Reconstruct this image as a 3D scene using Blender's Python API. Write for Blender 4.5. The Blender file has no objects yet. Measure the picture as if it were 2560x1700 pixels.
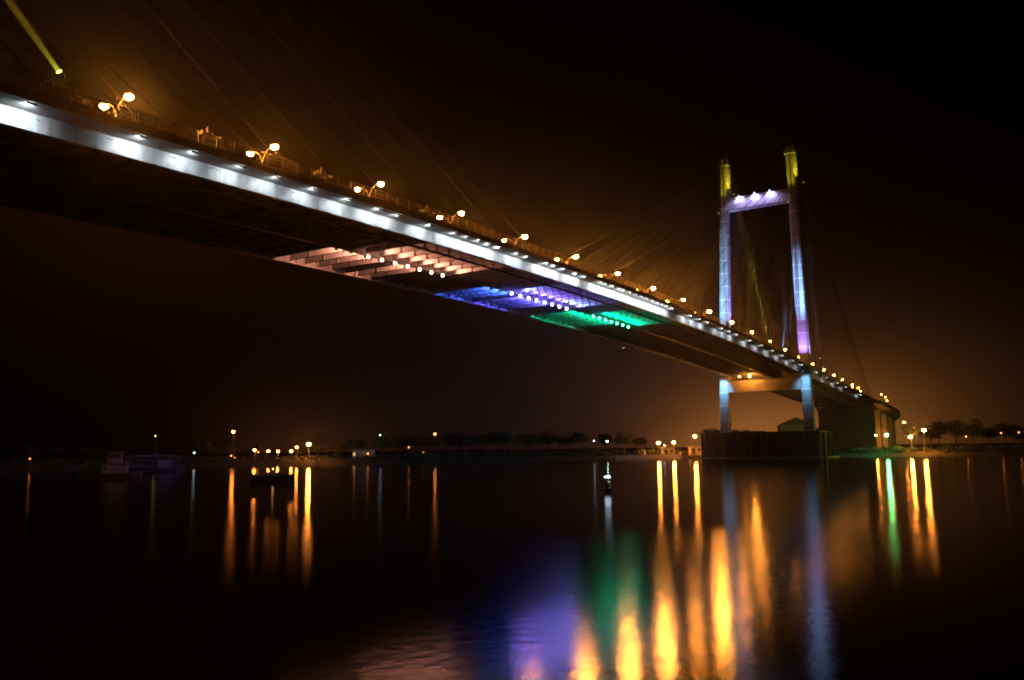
import bpy, math, random
from mathutils import Vector, Matrix
random.seed(7)
R_ = math.radians
sc = bpy.context.scene
COL = sc.collection

# ------------------------------------------------------------------ camera
cam_d = bpy.data.cameras.new("camera")
cam = bpy.data.objects.new("camera", cam_d)
COL.objects.link(cam)
CAM = Vector((-344.838, -96.476, 4.948))
YAW, PITCH, ROLL, FPX = 0.562002, 0.126947, -0.0133815, 2131.377
fw = Vector((math.cos(YAW) * math.cos(PITCH), math.sin(YAW) * math.cos(PITCH), math.sin(PITCH)))
rt = Vector((math.sin(YAW), -math.cos(YAW), 0))
up = rt.cross(fw)
r2 = rt * math.cos(ROLL) + up * math.sin(ROLL)
u2 = up * math.cos(ROLL) - rt * math.sin(ROLL)
mw = Matrix((r2, u2, -fw)).transposed().to_4x4()
mw.translation = CAM
cam.matrix_world = mw
cam_d.sensor_fit = 'HORIZONTAL'
cam_d.sensor_width = 36.0
cam_d.lens = FPX / 2560 * 36.0
cam_d.clip_start = 0.1
cam_d.clip_end = 9000
sc.camera = cam

# ------------------------------------------------------------------ render look
sc.view_settings.view_transform = 'Standard'
sc.view_settings.look = 'None'
sc.view_settings.exposure = 0.0
sc.view_settings.gamma = 1.0
cy = sc.cycles
cy.use_denoising = True
cy.use_adaptive_sampling = False
cy.max_bounces = 5
cy.diffuse_bounces = 2
cy.glossy_bounces = 2
cy.volume_bounces = 0
cy.transparent_max_bounces = 12
cy.use_light_tree = True
cy.sample_clamp_indirect = 4.0
cy.sample_clamp_direct = 0.0
cy.caustics_reflective = False
cy.pixel_filter_type = 'BLACKMAN_HARRIS'
cy.filter_width = 2.0

# ------------------------------------------------------------------ night sky
W = bpy.data.worlds.new("World")
sc.world = W
W.use_nodes = True
nt = W.node_tree
nt.nodes.clear()
out = nt.nodes.new('ShaderNodeOutputWorld')
bg = nt.nodes.new('ShaderNodeBackground')
sky = nt.nodes.new('ShaderNodeTexSky')
sky.sky_type = 'NISHITA'
sky.sun_disc = False
sky.sun_elevation = R_(-8)
sky.sun_rotation = R_(200)
tc = nt.nodes.new('ShaderNodeTexCoord')


def direction(u, v):
    d = fw + r2 * ((u - 1280) / FPX) + u2 * ((850 - v) / FPX)
    return d.normalized()


def wmath(op, a, b=None):
    n = nt.nodes.new('ShaderNodeMath')
    n.operation = op
    for i, x in enumerate((a, b)):
        if x is None:
            continue
        if isinstance(x, (int, float)):
            n.inputs[i].default_value = x
        else:
            nt.links.new(x, n.inputs[i])
    return n.outputs[0]


def wlobe(az_deg, elev_deg, width_az, width_el, color):
    """Skyglow of a town below the horizon: a soft lobe round a compass direction."""
    sep = nt.nodes.new('ShaderNodeSeparateXYZ')
    nt.links.new(tc.outputs['Generated'], sep.inputs[0])
    az = wmath('ARCTAN2', sep.outputs[1], sep.outputs[0])
    el = wmath('ARCSINE', sep.outputs[2])
    da = wmath('DIVIDE', wmath('SUBTRACT', az, R_(az_deg)), R_(width_az))
    de = wmath('DIVIDE', wmath('SUBTRACT', el, R_(elev_deg)), R_(width_el))
    q = wmath('ADD', wmath('MULTIPLY', da, da), wmath('MULTIPLY', de, de))
    g = wmath('DIVIDE', 1.0, wmath('POWER', wmath('ADD', q, 1.0), 2.4))
    m = nt.nodes.new('ShaderNodeVectorMath')
    m.operation = 'SCALE'
    m.inputs[0].default_value = color
    nt.links.new(g, m.inputs['Scale'])
    return m.outputs[0]


def vadd(a, b):
    m = nt.nodes.new('ShaderNodeVectorMath')
    m.operation = 'ADD'
    nt.links.new(a, m.inputs[0])
    nt.links.new(b, m.inputs[1])
    return m.outputs[0]


sk = nt.nodes.new('ShaderNodeVectorMath')
sk.operation = 'SCALE'
sk.inputs['Scale'].default_value = 0.02
nt.links.new(sky.outputs[0], sk.inputs[0])
acc = vadd(sk.outputs[0], wlobe(11.0, 0.5, 7.5, 5, (0.20, 0.066, 0.013)))
acc = vadd(acc, wlobe(17.0, 0.0, 6.0, 4.2, (0.26, 0.088, 0.018)))
acc = vadd(acc, wlobe(21.0, 0.0, 14, 8, (0.012, 0.004, 0.0015)))
acc = vadd(acc, wlobe(27.0, 1.0, 22, 10, (0.0040, 0.0032, 0.0048)))
acc = vadd(acc, wlobe(56.0, 17.0, 18, 13, (0.010, 0.0030, 0.0008)))
acc = vadd(acc, wlobe(45.0, 0.0, 7, 4, (0.022, 0.0075, 0.002)))
nt.links.new(acc, bg.inputs[0])
bg.inputs[1].default_value = 1.0
nt.links.new(bg.outputs[0], out.inputs[0])


# ------------------------------------------------------------------ materials
def principled(name, color, rough=0.7, metal=0.0, noise=0.0, nscale=1.0, bump=0.0, spec=0.5):
    m = bpy.data.materials.new(name)
    m.use_nodes = True
    n = m.node_tree
    b = n.nodes['Principled BSDF']
    b.inputs['Roughness'].default_value = rough
    b.inputs['Metallic'].default_value = metal
    b.inputs['Specular IOR Level'].default_value = spec
    b.inputs['Base Color'].default_value = (*color, 1)
    if noise > 0 or bump > 0:
        t = n.nodes.new('ShaderNodeTexCoord')
        tx = n.nodes.new('ShaderNodeTexNoise')
        tx.inputs['Scale'].default_value = nscale
        tx.inputs['Detail'].default_value = 6
        n.links.new(t.outputs['Object'], tx.inputs['Vector'])
        if noise > 0:
            cr = n.nodes.new('ShaderNodeValToRGB')
            cr.color_ramp.elements[0].position = 0.3
            cr.color_ramp.elements[1].position = 0.7
            cr.color_ramp.elements[0].color = (*[c * (1 - noise) for c in color], 1)
            cr.color_ramp.elements[1].color = (*[min(1, c * (1 + noise)) for c in color], 1)
            n.links.new(tx.outputs[0], cr.inputs[0])
            n.links.new(cr.outputs[0], b.inputs['Base Color'])
        if bump > 0:
            bp = n.nodes.new('ShaderNodeBump')
            bp.inputs['Strength'].default_value = bump
            bp.inputs['Distance'].default_value = 0.1
            n.links.new(tx.outputs[0], bp.inputs['Height'])
            n.links.new(bp.outputs[0], b.inputs['Normal'])
    return m


def emissive(name, color, strength):
    m = bpy.data.materials.new(name)
    m.use_nodes = True
    n = m.node_tree
    n.nodes.clear()
    o = n.nodes.new('ShaderNodeOutputMaterial')
    e = n.nodes.new('ShaderNodeEmission')
    e.inputs[0].default_value = (*color, 1)
    e.inputs[1].default_value = strength
    n.links.new(e.outputs[0], o.inputs[0])
    return m


ORANGE = (1.0, 0.30, 0.035)
DEEP = (1.0, 0.25, 0.035)

M_conc = principled('concrete', (0.34, 0.33, 0.31), 0.85, noise=0.18, nscale=0.5, bump=0.2)
M_slab = principled('slab_concrete', (0.19, 0.19, 0.185), 0.85, noise=0.2, nscale=0.7)
M_steel = principled('painted_steel', (0.27, 0.28, 0.29), 0.5, noise=0.08, nscale=0.8)
M_dark = principled('dark_steel', (0.025, 0.025, 0.028), 0.6, spec=0.3)
M_rail = principled('railing_paint', (0.09, 0.07, 0.06), 0.6)
M_cable = principled('cable_sheath', (0.012, 0.012, 0.014), 0.6, spec=0.2)
M_pole = principled('painted_pole', (0.10, 0.10, 0.10), 0.55)
M_leaf = principled('foliage', (0.035, 0.05, 0.025), 0.7, noise=0.5, nscale=0.4)
M_trunk = principled('bark', (0.08, 0.06, 0.04), 0.9)
M_bank = principled('bank_soil', (0.045, 0.038, 0.03), 0.95, noise=0.4, nscale=0.15, bump=0.4)
M_wall = principled('plaster', (0.42, 0.38, 0.32), 0.9, noise=0.2, nscale=0.6)
M_roof = principled('tin_roof', (0.18, 0.18, 0.19), 0.6, noise=0.2, nscale=1.0)
M_hullw = principled('white_boat_paint', (0.12, 0.13, 0.17), 0.5, noise=0.15, nscale=1.2)
M_hulld = principled('dark_hull', (0.03, 0.03, 0.035), 0.6)
M_glassd = principled('dark_window', (0.02, 0.02, 0.03), 0.1)
M_asph = principled('asphalt', (0.05, 0.05, 0.05), 0.85, noise=0.2, nscale=2)


def girder_material():
    """Grey painted web plate with rows of rivets, plate joints and light streaks of grime."""
    m = bpy.data.materials.new('girder_web_paint')
    m.use_nodes = True
    n = m.node_tree
    b = n.nodes['Principled BSDF']
    b.inputs['Roughness'].default_value = 0.45
    t = n.nodes.new('ShaderNodeTexCoord')
    mp = n.nodes.new('ShaderNodeMapping')
    mp.inputs['Rotation'].default_value = (R_(90), 0, 0)
    n.links.new(t.outputs['Object'], mp.inputs['Vector'])
    br = n.nodes.new('ShaderNodeTexBrick')
    br.inputs['Scale'].default_value = 1.0
    br.inputs['Brick Width'].default_value = 0.34
    br.inputs['Row Height'].default_value = 0.14
    br.inputs['Mortar Size'].default_value = 0.022
    br.inputs['Mortar Smooth'].default_value = 0.3
    br.inputs['Color1'].default_value = (0.50, 0.51, 0.53, 1)
    br.inputs['Color2'].default_value = (0.42, 0.43, 0.45, 1)
    br.inputs['Mortar'].default_value = (0.28, 0.29, 0.31, 1)
    n.links.new(mp.outputs[0], br.inputs['Vector'])
    ns = n.nodes.new('ShaderNodeTexNoise')
    ns.inputs['Scale'].default_value = 0.7
    ns.inputs['Detail'].default_value = 8
    mp2 = n.nodes.new('ShaderNodeMapping')
    mp2.inputs['Scale'].default_value = (1.6, 1, 0.5)
    n.links.new(t.outputs['Object'], mp2.inputs['Vector'])
    n.links.new(mp2.outputs[0], ns.inputs['Vector'])
    cr = n.nodes.new('ShaderNodeValToRGB')
    cr.color_ramp.elements[0].position = 0.35
    cr.color_ramp.elements[0].color = (0.6, 0.6, 0.6, 1)
    cr.color_ramp.elements[1].position = 0.65
    cr.color_ramp.elements[1].color = (1, 1, 1, 1)
    n.links.new(ns.outputs[0], cr.inputs[0])
    mx = n.nodes.new('ShaderNodeMix')
    mx.data_type = 'RGBA'
    mx.blend_type = 'MULTIPLY'
    mx.inputs['Factor'].default_value = 0.8
    n.links.new(br.outputs['Color'], mx.inputs['A'])
    n.links.new(cr.outputs[0], mx.inputs['B'])
    n.links.new(mx.outputs['Result'], b.inputs['Base Color'])
    bp = n.nodes.new('ShaderNodeBump')
    bp.inputs['Strength'].default_value = 0.5
    bp.inputs['Distance'].default_value = 0.03
    n.links.new(br.outputs['Fac'], bp.inputs['Height'])
    bp.invert = True
    n.links.new(bp.outputs[0], b.inputs['Normal'])
    return m


def pylon_material():
    """Cast concrete lifts: a joint every 5.5 m with a paler fresh band beneath it."""
    m = bpy.data.materials.new('pylon_concrete')
    m.use_nodes = True
    n = m.node_tree
    b = n.nodes['Principled BSDF']
    b.inputs['Roughness'].default_value = 0.8
    t = n.nodes.new('ShaderNodeTexCoord')
    sp = n.nodes.new('ShaderNodeSeparateXYZ')
    n.links.new(t.outputs['Object'], sp.inputs[0])
    d = n.nodes.new('ShaderNodeMath')
    d.operation = 'DIVIDE'
    d.inputs[1].default_value = 5.5
    n.links.new(sp.outputs[2], d.inputs[0])
    f = n.nodes.new('ShaderNodeMath')
    f.operation = 'FRACT'
    n.links.new(d.outputs[0], f.inputs[0])
    cr = n.nodes.new('ShaderNodeValToRGB')
    cr.color_ramp.interpolation = 'CONSTANT'
    e = cr.color_ramp.elements
    e[0].position = 0.0
    e[0].color = (0.40, 0.40, 0.40, 1)
    e[1].position = 0.80
    e[1].color = (0.62, 0.62, 0.62, 1)
    k = e.new(0.955)
    k.color = (0.20, 0.20, 0.20, 1)
    n.links.new(f.outputs[0], cr.inputs[0])
    ns = n.nodes.new('ShaderNodeTexNoise')
    ns.inputs['Scale'].default_value = 0.35
    ns.inputs['Detail'].default_value = 8
    n.links.new(t.outputs['Object'], ns.inputs['Vector'])
    c2 = n.nodes.new('ShaderNodeValToRGB')
    c2.color_ramp.elements[0].position = 0.3
    c2.color_ramp.elements[0].color = (0.72, 0.72, 0.72, 1)
    c2.color_ramp.elements[1].position = 0.7
    n.links.new(ns.outputs[0], c2.inputs[0])
    mx = n.nodes.new('ShaderNodeMix')
    mx.data_type = 'RGBA'
    mx.blend_type = 'MULTIPLY'
    mx.inputs['Factor'].default_value = 1.0
    n.links.new(cr.outputs[0], mx.inputs['A'])
    n.links.new(c2.outputs[0], mx.inputs['B'])
    n.links.new(mx.outputs['Result'], b.inputs['Base Color'])
    return m


def caisson_material():
    """Rust-streaked sheet piling, dark and wet towards the waterline stain."""
    m = bpy.data.materials.new('stained_sheet_piling')
    m.use_nodes = True
    n = m.node_tree
    b = n.nodes['Principled BSDF']
    b.inputs['Roughness'].default_value = 0.8
    t = n.nodes.new('ShaderNodeTexCoord')
    mp = n.nodes.new('ShaderNodeMapping')
    mp.inputs['Scale'].default_value = (0.9, 0.9, 0.10)
    n.links.new(t.outputs['Object'], mp.inputs['Vector'])
    ns = n.nodes.new('ShaderNodeTexNoise')
    ns.inputs['Scale'].default_value = 1.0
    ns.inputs['Detail'].default_value = 6
    n.links.new(mp.outputs[0], ns.inputs['Vector'])
    cr = n.nodes.new('ShaderNodeValToRGB')
    cr.color_ramp.elements[0].position = 0.38
    cr.color_ramp.elements[0].color = (0.06, 0.045, 0.035, 1)
    cr.color_ramp.elements[1].position = 0.68
    cr.color_ramp.elements[1].color = (0.26, 0.18, 0.12, 1)
    n.links.new(ns.outputs[0], cr.inputs[0])
    n.links.new(cr.outputs[0], b.inputs['Base Color'])
    return m


def water_material():
    """River smoothed by current: near-black body, Fresnel reflection, wind-ruffled and calm
    patches laid out across the river in world space."""
    m = bpy.data.materials.new('river_water')
    m.use_nodes = True
    n = m.node_tree
    n.nodes.clear()
    L = n.links
    o = n.nodes.new('ShaderNodeOutputMaterial')
    dif = n.nodes.new('ShaderNodeBsdfDiffuse')
    dif.inputs[0].default_value = (0.004, 0.0045, 0.005, 1)
    gl = n.nodes.new('ShaderNodeBsdfGlossy')
    gl.distribution = 'BECKMANN'
    gl.inputs['Color'].default_value = (0.9, 0.9, 0.9, 1)
    fr = n.nodes.new('ShaderNodeFresnel')
    fr.inputs[0].default_value = 1.33
    mix = n.nodes.new('ShaderNodeMixShader')
    t = n.nodes.new('ShaderNodeTexCoord')
    # distance across the river measured along the flow-normal (a world direction)
    dot = n.nodes.new('ShaderNodeVectorMath')
    dot.operation = 'DOT_PRODUCT'
    dot.inputs[1].default_value = (math.cos(YAW - 0.15), math.sin(YAW - 0.15), 0)
    sub = n.nodes.new('ShaderNodeVectorMath')
    sub.operation = 'SUBTRACT'
    sub.inputs[1].default_value = (CAM.x, CAM.y, 0)
    L.new(t.outputs['Object'], sub.inputs[0])
    L.new(sub.outputs[0], dot.inputs[0])
    ns = n.nodes.new('ShaderNodeTexNoise')
    ns.inputs['Scale'].default_value = 0.035
    ns.inputs['Detail'].default_value = 5
    L.new(t.outputs['Object'], ns.inputs['Vector'])
    a = n.nodes.new('ShaderNodeMath')
    a.operation = 'MULTIPLY_ADD'
    a.inputs[1].default_value = 14.0
    L.new(ns.outputs[0], a.inputs[0])
    L.new(dot.outputs['Value'], a.inputs[2])
    mr = n.nodes.new('ShaderNodeMapRange')
    mr.inputs['From Min'].default_value = 0
    mr.inputs['From Max'].default_value = 200
    L.new(a.outputs[0], mr.inputs['Value'])
    cr = n.nodes.new('ShaderNodeValToRGB')
    e = cr.color_ramp.elements
    e[0].position = 0.0
    e[0].color = (0.15,) * 3 + (1,)
    e[1].position = 1.0
    e[1].color = (0.15,) * 3 + (1,)
    for pos, v in ((0.19, 0.15), (0.235, 0.172), (0.285, 0.178), (0.33, 0.145), (0.5, 0.145)):
        q = e.new(pos)
        q.color = (v, v, v, 1)
    L.new(mr.outputs[0], cr.inputs[0])
    L.new(cr.outputs[0], gl.inputs['Roughness'])
    # small ripples
    n2 = n.nodes.new('ShaderNodeTexNoise')
    n2.inputs['Scale'].default_value = 1.7
    n2.inputs['Detail'].default_value = 4
    L.new(t.outputs['Object'], n2.inputs['Vector'])
    bp = n.nodes.new('ShaderNodeBump')
    bp.inputs['Strength'].default_value = 0.22
    bp.inputs['Distance'].default_value = 0.03
    L.new(n2.outputs[0], bp.inputs['Height'])
    L.new(bp.outputs[0], gl.inputs['Normal'])
    L.new(fr.outputs[0], mix.inputs[0])
    L.new(dif.outputs[0], mix.inputs[1])
    L.new(gl.outputs[0], mix.inputs[2])
    L.new(mix.outputs[0], o.inputs[0])
    return m


M_girder = girder_material()
M_pylon = pylon_material()
M_caisson = caisson_material()
M_water = water_material()


# ------------------------------------------------------------------ mesh helpers
class MB:
    def __init__(s):
        s.v, s.f, s.mi = [], [], []
        s.k = 0

    def quad(s, a, b, c, d):
        i = len(s.v)
        s.v += [tuple(a), tuple(b), tuple(c), tuple(d)]
        s.f.append((i, i + 1, i + 2, i + 3))
        s.mi.append(s.k)

    def hexa(s, p):
        i = len(s.v)
        s.v += [tuple(q) for q in p]
        for f in ((0, 3, 2, 1), (4, 5, 6, 7), (0, 1, 5, 4), (1, 2, 6, 5), (2, 3, 7, 6), (3, 0, 4, 7)):
            s.f.append(tuple(i + j for j in f))
            s.mi.append(s.k)

    def box(s, c, d, rz=0.0):
        cx, cy_, cz = c
        x, y, z = d[0] / 2, d[1] / 2, d[2] / 2
        cs, sn = math.cos(rz), math.sin(rz)
        p = []
        for dz in (-z, z):
            for dx, dy in ((-x, -y), (x, -y), (x, y), (-x, y)):
                p.append((cx + dx * cs - dy * sn, cy_ + dx * sn + dy * cs, cz + dz))
        s.hexa(p)

    def tube(s, pts, rad, n=6, cap=True):
        pts = [Vector(p) for p in pts]
        if not isinstance(rad, (list, tuple)):
            rad = [rad] * len(pts)
        rings = []
        for j, p in enumerate(pts):
            if j == 0:
                d = pts[1] - p
            elif j == len(pts) - 1:
                d = p - pts[j - 1]
            else:
                d = pts[j + 1] - pts[j - 1]
            d.normalize()
            a = Vector((0, 0, 1)) if abs(d.z) < 0.9 else Vector((1, 0, 0))
            x = d.cross(a).normalized()
            y = d.cross(x)
            i = len(s.v)
            for q in range(n):
                t = 2 * math.pi * q / n
                s.v.append(tuple(p + (x * math.cos(t) + y * math.sin(t)) * rad[j]))
            rings.append(i)
        for j in range(len(rings) - 1):
            for q in range(n):
                s.f.append((rings[j] + q, rings[j] + (q + 1) % n, rings[j + 1] + (q + 1) % n, rings[j + 1] + q))
                s.mi.append(s.k)
        if cap:
            s.f.append(tuple(rings[0] + q for q in range(n))[::-1])
            s.f.append(tuple(rings[-1] + q for q in range(n)))
            s.mi += [s.k, s.k]

    def sphere(s, c, r, n=8, m=5, sz=1.0):
        i = len(s.v)
        c = Vector(c)
        s.v.append(tuple(c + Vector((0, 0, r * sz))))
        for a in range(1, m):
            for b in range(n):
                th = math.pi * a / m
                ph = 2 * math.pi * b / n
                s.v.append(tuple(c + Vector((r * math.sin(th) * math.cos(ph), r * math.sin(th) * math.sin(ph), r * sz * math.cos(th)))))
        s.v.append(tuple(c - Vector((0, 0, r * sz))))
        last = len(s.v) - 1
        for b in range(n):
            s.f.append((i, i + 1 + b, i + 1 + (b + 1) % n))
            s.f.append((last, last - n + (b + 1) % n, last - n + b))
            s.mi += [s.k, s.k]
        for a in range(m - 2):
            for b in range(n):
                p = i + 1 + a * n
                s.f.append((p + b, p + n + b, p + n + (b + 1) % n, p + (b + 1) % n))
                s.mi.append(s.k)

    def build(s, name, mats, parent=None, loc=None, smooth=False):
        me = bpy.data.meshes.new(name)
        me.from_pydata(s.v, [], s.f)
        if not isinstance(mats, (list, tuple)):
            mats = [mats]
        for m in mats:
            me.materials.append(m)
        if len(mats) > 1:
            me.polygons.foreach_set('material_index', s.mi)
        if smooth:
            me.polygons.foreach_set('use_smooth', [True] * len(me.polygons))
        me.update()
        o = bpy.data.objects.new(name, me)
        COL.objects.link(o)
        if parent:
            o.parent = parent
        if loc:
            o.location = loc
        return o


def tag(o, label=None, cat=None, group=None, kind=None):
    for k, v in (('label', label), ('category', cat), ('group', group), ('kind', kind)):
        if v:
            o[k] = v
    return o


def thing(name, loc, label, cat, group=None, rz=0.0):
    o = bpy.data.objects.new(name, None)
    o.empty_display_size = 0.5
    COL.objects.link(o)
    o.location = loc
    o.rotation_euler = (0, 0, rz)
    return tag(o, label, cat, group)


KIDS = {}


def kid(o, parent):
    KIDS.setdefault(parent.name, []).append(o)
    return o


def copy_tree(o, parent=None):
    c = o.copy()
    COL.objects.link(c)
    if parent:
        c.parent = parent
    for ch in [x for x in o.children]:
        copy_tree(ch, c)
    return c


ORD = ['first', 'second', 'third', 'fourth', 'fifth', 'sixth', 'seventh', 'eighth', 'ninth', 'tenth', 'eleventh',
       'twelfth', 'thirteenth', 'fourteenth', 'fifteenth', 'sixteenth', 'seventeenth', 'eighteenth', 'nineteenth']
TENS = {2: 'twent', 3: 'thirt', 4: 'fort', 5: 'fift', 6: 'sixt'}


def ordinal(i):
    n = i + 1
    if n < 20:
        return ORD[n - 1]
    t, u = divmod(n, 10)
    return TENS[t] + 'ieth' if u == 0 else TENS[t] + 'y-' + ORD[u - 1]


def spot(name, loc, target, power, color, size_deg, parent, blend=0.7, radius=0.15):
    d = bpy.data.lights.new(name, 'SPOT')
    d.energy = power
    d.color = color
    d.spot_size = R_(size_deg)
    d.spot_blend = blend
    d.shadow_soft_size = radius
    o = bpy.data.objects.new(name, d)
    COL.objects.link(o)
    o.parent = parent
    o.location = loc
    o.rotation_euler = (Vector(target) - Vector(loc)).to_track_quat('-Z', 'Y').to_euler()
    return o


# ------------------------------------------------------------------ bridge alignment
P1X, P2X, SIDE_END = -385.0, 0.0, 155.0


def zdeck(x):
    """Underside of the deck slab."""
    if x < -20:
        return 40.3 - 0.000157 * (x + 187) ** 2
    return 35.92 - 0.0500 * (x + 20)


def centre(s):
    """Centre line; beyond the anchor pier the viaduct bends towards +Y."""
    x0, rad = 215.0, 210.0
    if s <= x0:
        return Vector((s, 0, zdeck(s))), 0.0
    a = (s - x0) / rad
    z = zdeck(x0) - 0.062 * (s - x0)
    return Vector((x0 + rad * math.sin(a), rad * (1 - math.cos(a)), z)), a


# ------------------------------------------------------------------ setting: river, banks
w = MB()
w.quad((-3500, -3500, 0), (5500, -3500, 0), (5500, 5500, 0), (-3500, 5500, 0))
tag(w.build('river', M_water), kind='structure')
w = MB()
w.quad((-3600, -3600, -4), (5600, -3600, -4), (5600, 5600, -4), (-3600, 5600, -4))
tag(w.build('riverbed', M_bank), kind='structure')

shore = [(-700, 330), (-420, 262), (-300, 215), (-232, 193), (-180, 181), (-150, 163), (-122, 140), (-95, 112), (-70, 92), (-47, 77),
         (-22, 60), (0, 44), (12, 24), (17, -6), (22, -30), (28, -54), (48, -86), (78, -143), (120, -246), (220, -500), (500, -1200)]


def subdiv(pts, n=6):
    r = []
    for a, b in zip(pts[:-1], pts[1:]):
        for k in range(n):
            t = k / n
            r.append((a[0] + (b[0] - a[0]) * t + random.uniform(-.8, .8), a[1] + (b[1] - a[1]) * t + random.uniform(-.8, .8)))
    r.append(pts[-1])
    return r


sh = subdiv(shore)
w = MB()
rows = []
prof = [(-3, -2.0), (0, -0.1), (2.5, 0.7), (6, 1.8), (14, 2.4), (60, 3.0), (300, 3.2), (2500, 3.4)]
for i, (x, y) in enumerate(sh):
    a = sh[max(0, i - 3)]
    b = sh[min(len(sh) - 1, i + 3)]
    t = Vector((b[0] - a[0], b[1] - a[1], 0)).normalized()
    nrm = Vector((-t.y, t.x, 0))
    blend = Vector((0.75, 0.66, 0)).normalized()
    row = []
    for d, z in prof:
        n_ = (nrm * max(0, 1 - d / 40) + blend * min(1, d / 40 + .2)).normalized()
        row.append(Vector((x, y, z + (random.uniform(-.15, .3) if 0 < d < 70 else 0))) + n_ * d)
    rows.append(row)
for i in range(len(rows) - 1):
    for j in range(len(prof) - 1):
        w.quad(rows[i][j], rows[i + 1][j], rows[i + 1][j + 1], rows[i][j + 1])
tag(w.build('far_river_bank', M_bank), kind='structure')

# ------------------------------------------------------------------ the cable-stayed bridge
bridge = thing('cable_stayed_bridge', (0, 0, 0), 'long cable-stayed road bridge with floodlit white girder crossing the river at night', 'bridge')

YG, YC = 14.55, 17.4      # girder planes, cantilever edge
xs = [-400 + 5 * i for i in range(112)]          # -400 .. 155
xs[-1] = SIDE_END


def sweep(mb, prof, pts, closed=True):
    n = len(prof)
    base = len(mb.v)
    for x in pts:
        z = zdeck(x)
        for (y, dz) in prof:
            mb.v.append((x, y, z + dz))
    for i in range(len(pts) - 1):
        for j in range(n if closed else n - 1):
            a, b = base + i * n + j, base + i * n + (j + 1) % n
            mb.f.append((a, b, b + n, a + n))
            mb.mi.append(mb.k)
    mb.f.append(tuple(base + j for j in range(n))[::-1])
    mb.f.append(tuple(base + (len(pts) - 1) * n + j for j in range(n)))
    mb.mi += [mb.k, mb.k]


m = MB()
sweep(m, [(-YC, 0.0), (-15.2, -0.12), (15.2, -0.12), (YC, 0.0), (YC, 0.75), (17.0, 0.78), (-17.0, 0.78), (-YC, 0.75)], xs)
m.build('deck_slab', M_slab, bridge)
m = MB()
for s_ in (-1, 1):
    sweep(m, [(s_ * 9.5 - 6.2, 0.785), (s_ * 9.5 + 4.7 * 1, 0.785), (s_ * 9.5 + 4.7, 0.84), (s_ * 9.5 - 6.2, 0.84)], xs)
m.build('road_surface', M_asph, bridge)
for s_ in (-1, 1):
    m = MB()
    a, b = sorted((s_ * 17.05, s_ * 17.38))
    sweep(m, [(a, 0.785), (b, 0.785), (b, 0.93), (a, 0.93)], xs)
    m.build('edge_kerb', M_slab, bridge)
    # railing: posts, top rail, mid rails and thin bars
    m = MB()
    y = s_ * 17.2
    for dz, r in ((2.45, 0.05), (1.9, 0.028), (1.4, 0.028)):
        m.tube([(x, y, zdeck(x) + dz) for x in xs], r, 5)
    x = -330.0
    while x < SIDE_END:
        z = zdeck(x)
        m.box((x, y, z + 1.8), (0.10, 0.12, 1.35) if x < 0 else (.05, .05, 1.3))
        if x < -140:
            for q in range(1, 6):
                xx = x + q * 0.42
                m.box((xx, y, zdeck(xx) + 1.78), (0.03, 0.03, 1.3))
        x += 2.5 if x < 0 else 5.0
    m.build('railing', M_rail, bridge)

# outer girders: web plate, flanges, vertical stiffeners
GD = 2.05
for s_ in (-1, 1):
    m = MB()
    y = s_ * YG
    sweep(m, [(y - .03, -GD + .05), (y + .03, -GD + .05), (y + .03, -.13), (y - .03, -.13)], xs)
    sweep(m, [(y - .35, -GD), (y + .35, -GD), (y + .35, -GD + .05), (y - .35, -GD + .05)], xs)
    m.k = 0
    x = -300.5
    while x < SIDE_END:
        z = zdeck(x)
        for o_ in (-1, 1):
            m.box((x, y + o_ * 0.055, z - GD / 2 - .17), (0.34, 0.05, GD - .5))
        x += 20.8
    for xx in [x for x in xs if -330 < x < SIDE_END]:
        z = zdeck(xx)
        m.box((xx, y - s_ * .16, z - GD / 2 - .17), (0.03, 0.26, GD - .45))
    for _ in range(70):   # small bolted lugs and cable brackets on the outer face
        xx = random.uniform(-310, 150)
        z = zdeck(xx)
        m.box((xx, y + s_ * .12, z - random.choice((.5, .55, .62, 1.7))), (random.uniform(.12, .5), .16, .07))
    m.build('outer_girder', M_girder, bridge)
m = MB()
sweep(m, [(-.02, -GD + .10), (.02, -GD + .10), (.02, -.13), (-.02, -.13)], xs)
sweep(m, [(-.3, -GD + .05), (.3, -GD + .05), (.3, -GD + .10), (-.3, -GD + .10)], xs)
m.build('middle_girder', M_steel, bridge)
# rail beams of the inspection traveller below the cross girders
for y in (-10.4,):
    m = MB()
    for dy in (-.28, .28):
        sweep(m, [(y + dy - .05, -1.98), (y + dy + .05, -1.98), (y + dy + .05, -1.78), (y + dy - .05, -1.78)], xs)
    x = -330.0
    while x < SIDE_END:
        z = zdeck(x)
        m.box((x, y, z - 1.88), (0.06, .66, .08))
        m.box((x, y, z - 1.60), (0.06, .06, .5))
        x += 1.75
    m.build('traveller_rail', M_dark, bridge)

# cross girders, 3.5 m apart
cg_step = 3.5


def cross_girder_mesh(m, x, fine):
    z = zdeck(x)
    top, bot = -.14, -1.55
    for ya, yb in ((-14.48, -.03), (.03, 14.48)):
        yc, wl = (ya + yb) / 2, (yb - ya)
        m.box((x, yc, z + (top + bot) / 2), (.025, wl, top - bot))
        m.k = 1  # flange in dark material, standing in for shade below the lit web
        m.box((x, yc, z + bot - .03), (.34, wl, .04))
        m.k = 0
        n = 9 if fine else 3
        for q in range(1, n):
            yy = ya + wl * q / n + random.uniform(-.1, .1)
            m.box((x - .10, yy, z + (top + bot) / 2), (.16, .05, top - bot - .02))


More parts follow.
